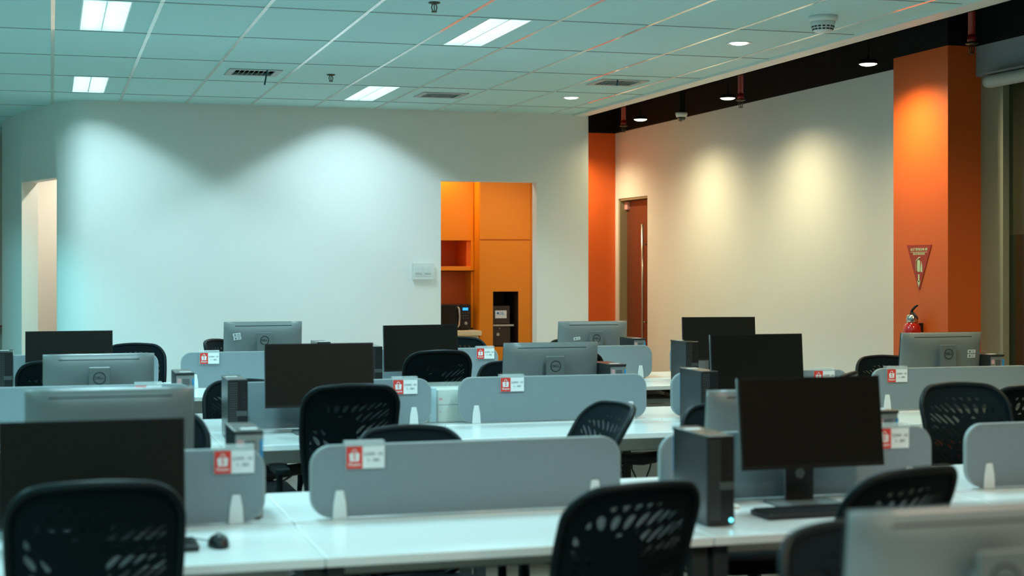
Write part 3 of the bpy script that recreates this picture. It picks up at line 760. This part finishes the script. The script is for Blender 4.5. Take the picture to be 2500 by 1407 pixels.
def monitor(x, y, z, facing, label, group, tilt=6, yaw=0, near=False, stickers=(), ntop=.066):
    """facing 0: screen to -Y (towards the photographer); 180: back towards the photographer"""
    t = thing('monitor', label, 'monitor', (x, y, DZT + .001), math.radians(facing + yaw), group)
    hc = z - DZT - MHT / 2 * math.cos(math.radians(tilt))
    rx = -math.radians(tilt)
    hd = link('rear_housing', S_SHELL, None, t); bz = link('bezel', S_BEZ, None, t); scn = link('screen', S_SCR, None, bz)
    for o in (hd, bz): o.location = (0, 0, hc); o.rotation_euler = (rx, 0, 0)
    link('vent_groove', S_GRV, None, hd)
    # neck: plate rising behind the head, with a cable hole low down, and a hinge block
    top = z - DZT - ntop
    mb = MB(); mb.box(-.052, .052, .052, .068, .009, top); mb.box(-.04, .04, .0, .052, hc - .045, hc + .045)
    nk = put('neck', mb, M['mon_neck'], t, .004)
    lz = top - .054
    lg = link('logo_ring', S_RING, None, nk); lg.location = (0, .0685, lz)
    text('logo_lettering', 'DELL', .019, M['dark_line'], nk, (0, .0685, lz), (PI / 2, 0, PI), 1.05)
    if near:
        mb = MB(); mb.tube([(0, .0, 0), (0, -.002, 0)], .019, 6); ho = put('cable_hole', mb, M['mon_grey'], nk); ho.location = (0, .0462, max(.06, hc - MHT / 2 - .025))
    link('base', S_BASE, None, t)
    if facing == 0:
        mb = MB(); mb.box(-.053, .053, .046, .0525, .009, top - .02); put('neck_front', mb, M['mon_black'], nk, .001)
    for (sx, sz, sr) in stickers:
        mb = MB(); mb.box(-.026, .026, -.0005, .0005, -.011, .011); s_ = put('sticker', mb, M['label'], hd); s_.location = (sx, .0088, sz); s_.rotation_euler = (0, sr, 0)
        mb = MB(); mb.box(.006, .018, .0005, .0009, -.006, .006)
        for q in range(3): mb.box(-.02, .0, .0005, .0009, -.006 + q * .005, -.004 + q * .005)
        s2 = put('print', mb, M['ink'], hd); s2.location = (sx, .0088, sz); s2.rotation_euler = (0, sr, 0)
    return t
gn, gf = 'black screens facing the camera', 'grey monitor backs'
monitor(.120, 4.86, 1.105, 0, 'largest black screen behind the chair at the bottom left', gn, 5)
monitor(2.517, 4.90, 1.18, 0, 'tilted black screen on a visible stand beside a tower computer in the front row', gn, 7, near=True)
monitor(1.268, 7.66, 1.18, 0, 'brownish black screen floating above the middle row behind the mesh chair', gn, 5)
monitor(3.645, 7.70, 1.193, 0, 'reddish black screen in the middle row beside a tall tower computer', gn, 5)
monitor(.111, 10.40, 1.142, 0, 'black screen in the rear row before the curved wall opening', gn, 4)
monitor(2.415, 10.40, 1.155, 0, 'black screen in the rear row left of the microwave', gn, 4, yaw=8)
monitor(4.634, 10.40, 1.185, 0, 'black screen in the rear row against the white side wall', gn, 6, yaw=-10)
monitor(.187, 5.25, 1.165, 180, 'large grey monitor back directly behind the largest black screen', gf, 7, ntop=.115)
monitor(2.61, 5.34, 1.10, 180, 'grey monitor back mostly hidden by the tilted black screen', gf, 7)
monitor(.229, 8.03, 1.12, 180, 'grey monitor back with round logo at the left of the middle row', gf, 7, ntop=.056)
monitor(2.625, 8.10, 1.14, 180, 'grey monitor back with round logo at the centre before the pantry', gf, 7)
monitor(5.114, 8.20, 1.16, 180, 'grey monitor back with white stickers in front of the orange pillar', gf, 7, stickers=((-.19, .045, 0), (-.19, .018, 0)))
monitor(1.41, 10.83, 1.168, 180, 'grey monitor back with two crooked white stickers in the rear row', gf, 7, stickers=((.185, .075, .14), (.180, .050, .14)))
monitor(3.886, 10.98, 1.14, 180, 'grey monitor back with one small sticker by the brown door', gf, 7, stickers=((.135, .035, .12),))
monitor(1.645, 2.50, 1.127, 180, 'blurred nearest monitor back cut off at the bottom right corner', gf, 7)

# ------------------------------------------------------------------ tower computers
def make_tower():
    t = thing('tower_computer', '', 'computer')
    w, d_, h_ = .0465, .1465, .29
    put('case', MB().box(-w, w, -d_ + .012, d_ - .004, 0.004, h_), M['pc'], t, .003)
    fb = put('front_panel', MB().box(-w, w, -d_, -d_ + .012, 0.004, h_), M['pc_front'], t, .004)
    mb = MB()
    for a in range(4):
        for b in range(24):
            mb.box(-.040 + a * .010, -.034 + a * .010, -d_ - .0006, -d_, .022 + b * .0108, .028 + b * .0108)
    put('grille', mb, M['pc_slot'], fb)
    put('drive_slot', MB().box(-.008, .043, -d_ - .002, -d_, .118, .142), M['pc_slot'], fb)
    mb = MB()
    for b in range(4): mb.box(.026, .038, -d_ - .001, -d_, .16 + b * .02, .166 + b * .02)
    put('ports', mb, M['port'], fb)
    mb = MB(); mb.tube([(.033, -d_, .020), (.033, -d_ - .002, .020)], .007, 12); put('power_light', mb, M['led'], fb)
    bp = put('rear_plate', MB().box(-w + .003, w - .003, d_ - .006, d_ - .002, .008, h_ - .012), M['io'], t)
    put('rear_rim', MB().box(-w, w, d_ - .012, d_ + .004, h_ - .010, h_ + .001), M['pc'], t, .002)
    mb = MB()
    for a in range(5):
        for b in range(17): mb.box(-.022 + a * .007, -.0175 + a * .007, d_ - .002, d_ - .0012, .10 + b * .0095, .106 + b * .0095)
    put('rear_vent', mb, M['port'], bp)
    mb = MB()
    for (a, b) in ((.018, .03), (.018, .05), (.03, .03), (.03, .05), (.018, .075), (.018, .17), (.03, .185), (.02, .21)): mb.box(a, a + .009, d_ - .002, d_ - .0008, b, b + .007)
    put('rear_ports', mb, M['port'], bp)
    put('rear_label', MB().box(.018, .038, d_ - .002, d_ - .0012, .235, .262), M['pink'], bp)
    put('latch', MB().box(-.0445, -.036, d_ - .004, d_ + .004, .14, .262), M['blue_clip'], t, .002)
    put('asset_label', MB().box(-.036, .02, .05, .085, h_, h_ + .0006), M['label'], t)
    for x in (-.03, .03): put('foot', MB().box(x - .008, x + .008, -.11, .11, 0, .005), M['cable'], t)
    return t
towers = [(2.045, 4.56, 0, 'tall black tower computer with a blue power light beside the tilted black screen'), (.844, 7.40, 0, 'black tower computer left of the brownish screen in the middle row'),
          (-.274, 10.10, 0, 'black tower computer at the left edge of the rear row'), (2.05, 10.09, 0, 'black tower computer between two black screens in the rear row'),
          (4.302, 10.08, 0, 'black tower computer beside the screen against the side wall'), (3.212, 7.30, 0, 'black tower computer beside the reddish screen in the middle row'),
          (.62, 5.12, 180, 'tower computer seen from behind on the front row above a name card'), (2.98, 5.15, 180, 'tower computer rear with blue latch right of the tilted black screen'),
          (.642, 7.93, 180, 'tower computer rear beside the left middle row monitor back'), (2.948, 7.93, 180, 'tower computer rear right of the central grey monitor'),
          (5.438, 8.12, 180, 'tower computer rear right of the stickered monitor by the pillar'), (1.819, 10.75, 180, 'tower computer showing only its top behind the brownish screen'),
          (4.11, 10.605, 180, 'tower computer rear right of the monitor by the brown door')]
tw = make_tower()
for i, (x, y, a, lab) in enumerate(towers):
    o = tw if i == 0 else copy_tree(tw)
    o.location = (x, y + .1465, DZT + .001); o.rotation_euler = (0, 0, math.radians(a)); o['label'] = lab; o['group'] = 'small black tower computers'
for o in [o for o in bpy.data.objects if o.name.startswith('power_light')]:
    if o.name != 'power_light': o.material_slots[0].link = 'OBJECT'; o.material_slots[0].material = M['pc_slot']

# ------------------------------------------------------------------ chairs
BW, BH = .217, .54        # backrest half width, height
def back_pt(u, v, off=0.0):
    """u -1..1 across, v 0..1 up; sitter faces +Y"""
    r = .085
    hw = BW * (.80 + .20 * math.sin(min(v, .78) / .78 * PI / 2))
    z = v * BH
    if z > BH - r:
        q = (z - (BH - r)) / r; hw = hw - r + r * math.sqrt(max(0, 1 - q * q))
    rb = .05
    if z < rb:
        q = (rb - z) / rb; hw = hw - rb + rb * math.sqrt(max(0, 1 - q * q))
    x = u * hw
    zz = z + .022 * (1 - (u * hw / BW) ** 2) * v
    y = -.235 - .095 * v - .04 * math.sin(v * PI) * -1 + .050 * (x / BW) ** 2 + off
    return (x, y, .48 + zz)
def make_chair():
    t = thing('office_chair', '', 'chair')
    nu, nv = 26, 30
    vs, fs, uvs = [], [], []
    vv = [1 - (1 - j / nv) ** 1.35 for j in range(nv + 1)]
    for j in range(nv + 1):
        for i in range(nu + 1):
            u = -1 + 2 * i / nu; vs.append(back_pt(u * .985, vv[j])); uvs.append(((vs[-1][0] / BW + 1) / 2, vv[j]))
    for j in range(nv):
        for i in range(nu):
            a = j * (nu + 1) + i; fs.append((a, a + 1, a + nu + 2, a + nu + 1))
    mb = MB(); mb.add(vs, fs, True); me = mb.mesh('back_mesh')
    ul = me.uv_layers.new(name='UVMap')
    for lp in me.loops: ul.data[lp.index].uv = uvs[lp.vertex_index]
    bm_ = link('back_mesh', me, M['mesh_back'], t)
    sd = bm_.modifiers.new('thickness', 'SOLIDIFY'); sd.thickness = .004
    # rim
    path = []
    for k in range(18): path.append(back_pt(-1, k / 18 * (1 - .085 / BH)))
    for k in range(10): a = k / 10 * PI / 2; path.append(back_pt(-1, (BH - .085 + .085 * math.sin(a)) / BH))
    for k in range(13): path.append(back_pt(-1 + 2 * k / 12, 1.0))
    for k in range(9, -1, -1): a = k / 10 * PI / 2; path.append(back_pt(1, (BH - .085 + .085 * math.sin(a)) / BH))
    for k in range(17, -1, -1): path.append(back_pt(1, k / 18 * (1 - .085 / BH)))
    for k in range(1, 6): path.append(back_pt(1 - 2 * k / 6, 0))
    cl = [path[0]]
    for p in path[1:]:
        if (Vector(p) - Vector(cl[-1])).length > .006: cl.append(p)
    mb = MB(); mb.tube(cl, .0125, 8, closed=True); put('back_frame', mb, M['chair_frame'], t)
    # spine support behind the back and under the seat
    mb = MB(); mb.tube([(0, -.335, .78), (0, -.345, .66), (0, -.33, .54), (0, -.28, .45), (0, -.17, .415), (0, -.05, .41)], [.016, .022, .026, .028, .028, .026], 10)
    mb.tube([(-.17, -.30, .70), (-.08, -.335, .69), (0, -.34, .69), (.08, -.335, .69), (.17, -.30, .70)], .016, 8); put('back_support', mb, M['chair_frame'], t)
    mb = MB(); mb.prism(rrect(-.24, .24, -.235, .245, .09, 8), 'z', .425, .485); put('seat', mb, M['chair_fabric'], t, .02, 3)
    for s_ in (-1, 1):
        mb = MB(); mb.tube([(s_ * .20, .0, .42), (s_ * .275, .0, .43), (s_ * .285, -.01, .50), (s_ * .285, -.02, .62)], [.014, .016, .018, .016], 8)
        mb.prism(rrect(s_ * .285 - .035, s_ * .285 + .035, -.14, .11, .03), 'z', .62, .645); put('armrest', mb, M['chair_frame'], t, .004)
    mb = MB(); mb.lathe([(.05, .425), (.05, .40), (.024, .395), (.024, .26), (.030, .26), (.030, .12), (.0, .12)], 16); put('gas_lift', mb, M['chair_frame'], t)
    mb = MB()
    for k in range(5):
        a = 2 * PI * k / 5 + .3; c_, s_ = math.cos(a), math.sin(a)
        mb.tube([(.02 * c_, .02 * s_, .125), (.15 * c_, .15 * s_, .115), (.29 * c_, .29 * s_, .085)], [.030, .024, .016], 8)
    mb.lathe([(.0, .09), (.045, .095), (.045, .15), (.03, .16), (0, .16)], 16); put('base', mb, M['chair_frame'], t)
    for k in range(5):
        a = 2 * PI * k / 5 + .3; c_, s_ = math.cos(a) * .29, math.sin(a) * .29
        mb = MB()
        for q in (-.018, .018):
            n_ = Vector((math.cos(a + 1), math.sin(a + 1), 0))
            mb.tube([Vector((c_, s_, .028)) + n_ * (q - .008), Vector((c_, s_, .028)) + n_ * (q + .008)], .028, 14)
        mb.tube([(c_, s_, .03), (c_, s_, .09)], .008, 8); put('caster', mb, M['caster'], t)
    return t
ch = make_chair(); ZTOP = 1.042
UP = ('back_mesh', 'back_frame', 'back_support', 'seat', 'armrest', 'gas_lift')
# (x, y of backrest top, facing angle in degrees (0 = towards the back wall), height of the top, recline, label)
chairs = [(.11, 4.06, 0, 1.02, 0, 'black mesh chair at the bottom left before the largest black screen'),
          (1.545, 3.97, 12, .985, 3, 'black mesh chair at the bottom centre with light showing through its slots'),
          (2.285, 3.82, 18, 1.02, 4, 'black mesh chair pushed near the keyboard at the lower right'),
          (1.295, 6.88, 0, 1.04, 3, 'black mesh chair standing before the brownish screen in the middle row'),
          (3.83, 6.95, 48, 1.03, 0, 'black chair whose top just shows above the tilted black screen'),
          (4.83, 6.88, 0, .95, 0, 'black mesh chair cut off by the right edge of the picture'),
          (.023, 9.55, 0, 1.00, 0, 'black chair before the rear row left of the round-logo monitor'),
          (2.37, 9.60, 0, 1.02, 0, 'black chair with small dotted slots before the rear row screen by the pantry'),
          (3.29, 9.65, 0, .99, 0, 'black chair mostly hidden behind the central grey monitor'),
          (1.66, 3.10, 196, 1.00, 0, 'blurred dark teal chair back at the bottom beside the nearest monitor'),
          (.34, 5.95, 180, 1.03, 0, 'black chair beyond the front row hidden by the large grey monitor'),
          (1.325, 5.94, 184, .94, 0, 'dark chair top just above the widest front divider'),
          (2.16, 6.05, 96, 1.035, 12, 'reclined dark chair turned sideways beyond the front row'),
          (2.752, 6.10, 176, .98, 0, 'dark chair behind the tall front tower computer'),
          (3.84, 6.05, 180, 1.045, 0, 'dark blue-grey chair at the right beyond the front row'),
          (1.036, 8.90, 180, .915, 0, 'dark chair beyond the middle row left of its tower computer'),
          (2.607, 8.85, 180, .995, 0, 'dark chair beyond the middle row left of the central grey monitor'),
          (5.244, 9.15, 180, .965, 0, 'dark chair left of the stickered monitor by the orange pillar'),
          (.596, 11.95, 180, .975, 0, 'black mesh chair beyond the rear row right of the leftmost rear screen'),
          (1.161, 11.9, 236, 1.00, 0, 'small dark chair turned sideways left of the double-stickered monitor'),
          (3.078, 11.9, 180, .99, 0, 'dark mesh chair beyond the rear row below the microwave'),
          (4.016, 11.9, 180, .965, 0, 'dark chair behind the monitor by the brown door')]
for i, (x, y, a, zt, rec, lab) in enumerate(chairs):
    o = ch if i == 0 else copy_tree(ch)
    ar = math.radians(a); dy = -.33
    o.location = (x - (-math.sin(ar)) * dy, y - math.cos(ar) * dy, 0); o.rotation_euler = (0, 0, ar)
    o['label'] = lab; o['group'] = 'black mesh office chairs'
    for c_ in o.children:
        if c_.name.split('.')[0] in UP: c_.location.z = zt - ZTOP
        if rec and c_.name.split('.')[0] in ('back_mesh', 'back_frame', 'back_support'):
            R = Matrix.Translation((0, -.2, .48 + zt - ZTOP)) @ Matrix.Rotation(math.radians(rec), 4, 'X') @ Matrix.Translation((0, .2, -.48))
            c_.matrix_local = R

# ------------------------------------------------------------------ small things on the desks
def keyboard(x, y, rz, label):
    t = thing('keyboard', label, 'keyboard', (x, y, DZT + .001), rz)
    put('body', MB().box(-.22, .22, -.068, .068, 0, .018), M['pc_front'], t, .005)
    mb = MB()
    for r in range(5):
        for k in range(20):
            mb.box(-.212 + k * .0213, -.194 + k * .0213, -.060 + r * .024, -.041 + r * .024, .018, .023)
    kk = put('keys', mb, M['cable'], t); kk['kind'] = 'stuff'
    return t
keyboard(.195, 4.67, 0, 'black keyboard showing past the chair at the bottom left'); keyboard(2.46, 4.70, .03, 'black keyboard below the tilted black screen')
def mouse(x, y, rz, label):
    t = thing('mouse', label, 'mouse', (x, y, DZT), rz)
    mb = MB(); n, k = 18, 8; vs = []; fs = []
    for j in range(k + 1):
        a = j / k * PI / 2
        for i in range(n):
            b = 2 * PI * i / n
            vs.append((.031 * math.cos(a) ** .6 * math.cos(b), .056 * math.cos(a) ** .7 * math.sin(b), .036 * math.sin(a) * (1 - .18 * math.sin(b)) + .001))
    for j in range(k):
        for i in range(n): fs.append((j * n + i, j * n + (i + 1) % n, (j + 1) * n + (i + 1) % n, (j + 1) * n + i))
    mb.add(vs, fs, True); mb.f.append(tuple(range(n))[::-1]); mb.sm.append(False); put('shell', mb, M['pc_front'], t)
    mb = MB(); mb.tube([(-.003, .022, .036), (.003, .022, .036)], .007, 10); put('wheel', mb, M['chrome'], t)
    mb = MB(); mb.tube([(0, .054, .008), (-.01, .09, .004), (-.05, .16, .003), (-.12, .22, .003), (-.2, .26, .003)], .002, 6); put('cable', mb, M['mon_grey'], t)
    return t
mouse(.475, 4.67, .1, 'black mouse on the white front desk beside the keyboard')
o = put('booklet', MB().box(-.06, .06, -.05, .05, 0, .010), M['paper'], None, .002); o.location = (2.20, 4.93, DZT + .001); tag(o, 'pale booklet lying behind the tall tower computer at the tilted screen', 'booklet')
o = put('note_pad', MB().box(-.035, .035, -.04, .04, 0, .012), M['paper'], None, .002); o.location = (2.70, 4.80, DZT + .001); tag(o, 'small pale note pad right of the tilted monitor stand', 'note pad')
# clear box of documents in the gap between two middle dividers
t = thing('document_box', 'clear acrylic box holding documents between two middle row dividers', 'box', (1.95, 8.07, DZT + .001))
mb = MB()
for a in ((-.20, .20, -.130, -.127, .003, .195), (-.20, .20, .127, .13, .003, .195), (-.20, -.197, -.127, .127, .003, .195), (.197, .20, -.127, .127, .003, .195), (-.20, .20, -.13, .13, 0, .003)): mb.box(*a)
put('walls', mb, M['acrylic'], t)
put('front_lip', MB().box(-.20, .20, -.132, -.130, .186, .195), M['acrylic'], t)
for x0, x1, y0, h_, m_, nm, lab in ((-.185, -.055, .10, .165, 'paper', 'paper_stack', 'white sheets at the left of the clear document box'), (-.045, -.010, -.11, .182, 'paper_blue', 'blue_folder', 'pale blue folder spine inside the clear document box'), (.0, .185, .03, .172, 'paper_warm', 'document_stack', 'cream documents at the right of the clear document box')):
    o = put(nm, MB().box(x0, x1, -.118 if x0 > -.05 else -.10, .10, .004, h_), M[m_], None, .003); o.location = (1.95, 8.07, DZT + .001); tag(o, lab, 'folder' if 'folder' in nm else 'papers')
    if x0 == 0.0:
        put('orange_tab', MB().box(.004, .022, -.1195, -.118, .118, .130), M['red_card'], o); put('red_tab', MB().box(.004, .018, -.1195, -.118, .052, .062), M['pink'], o)
        put('edge_line', MB().box(.0, .185, -.1195, -.118, .092, .096), M['ink'], o)
# power bricks and cables hanging below the desks
def cables(x, y, z, seed, label):
    rnd = random.Random(seed); t = thing('cable_bundle', label, 'cables', (x, y, z))
    mb = MB(); mb.tube([(-.25, 0, 0), (-.1, .02, -.03), (.05, 0, -.035), (.22, .02, -.02), (.3, 0, 0)], [.012, .028, .035, .03, .012], 8); put('power_strip_bundle', mb, M['cable'], t)
    for k in range(5):
        x0 = -.2 + k * .1; pts = []
        l_ = rnd.uniform(.2, .55); w = rnd.uniform(-.15, .15)
        for q in range(9):
            s_ = q / 8; pts.append((x0 + w * math.sin(s_ * PI) + rnd.uniform(-.012, .012), .02 * math.sin(q), -.03 - l_ * s_))
        mb = MB(); mb.tube(pts, .005, 6); put('cord', mb, M['cable'], t)
    mb = MB(); mb.tube([(-.05, 0, -.05), (-.16, 0, -.10), (-.20, 0, -.16), (-.14, 0, -.17), (-.06, 0, -.10), (-.24, 0, -.15), (-.34, 0, -.17)], .006, 6); put('cord', mb, M['cable'], t)
    return t
cables(3.0, 7.84, .56, 3, 'tangled black cables hanging below the middle row desk')
cables(1.0, 7.84, .56, 5, 'black cables under the middle row desk between front dividers')
cables(1.9, 5.05, .56, 8, 'black cables under the white front desk')

# ------------------------------------------------------------------ world and colour management
w = bpy.data.worlds.new('world'); sc.world = w; w.use_nodes = True
w.node_tree.nodes['Background'].inputs[0].default_value = (0.5, 0.7, 0.7, 1); w.node_tree.nodes['Background'].inputs[1].default_value = 0.0
sc.view_settings.view_transform = 'Standard'; sc.view_settings.look = 'None'; sc.view_settings.gamma = 1; sc.view_settings.exposure = 0.0
sc.view_settings.use_curve_mapping = False
sc.cycles.use_denoising = True; sc.cycles.max_bounces = 8; sc.cycles.diffuse_bounces = 4; sc.cycles.glossy_bounces = 4; sc.cycles.transparent_max_bounces = 12
sc.cycles.sample_clamp_indirect = 6
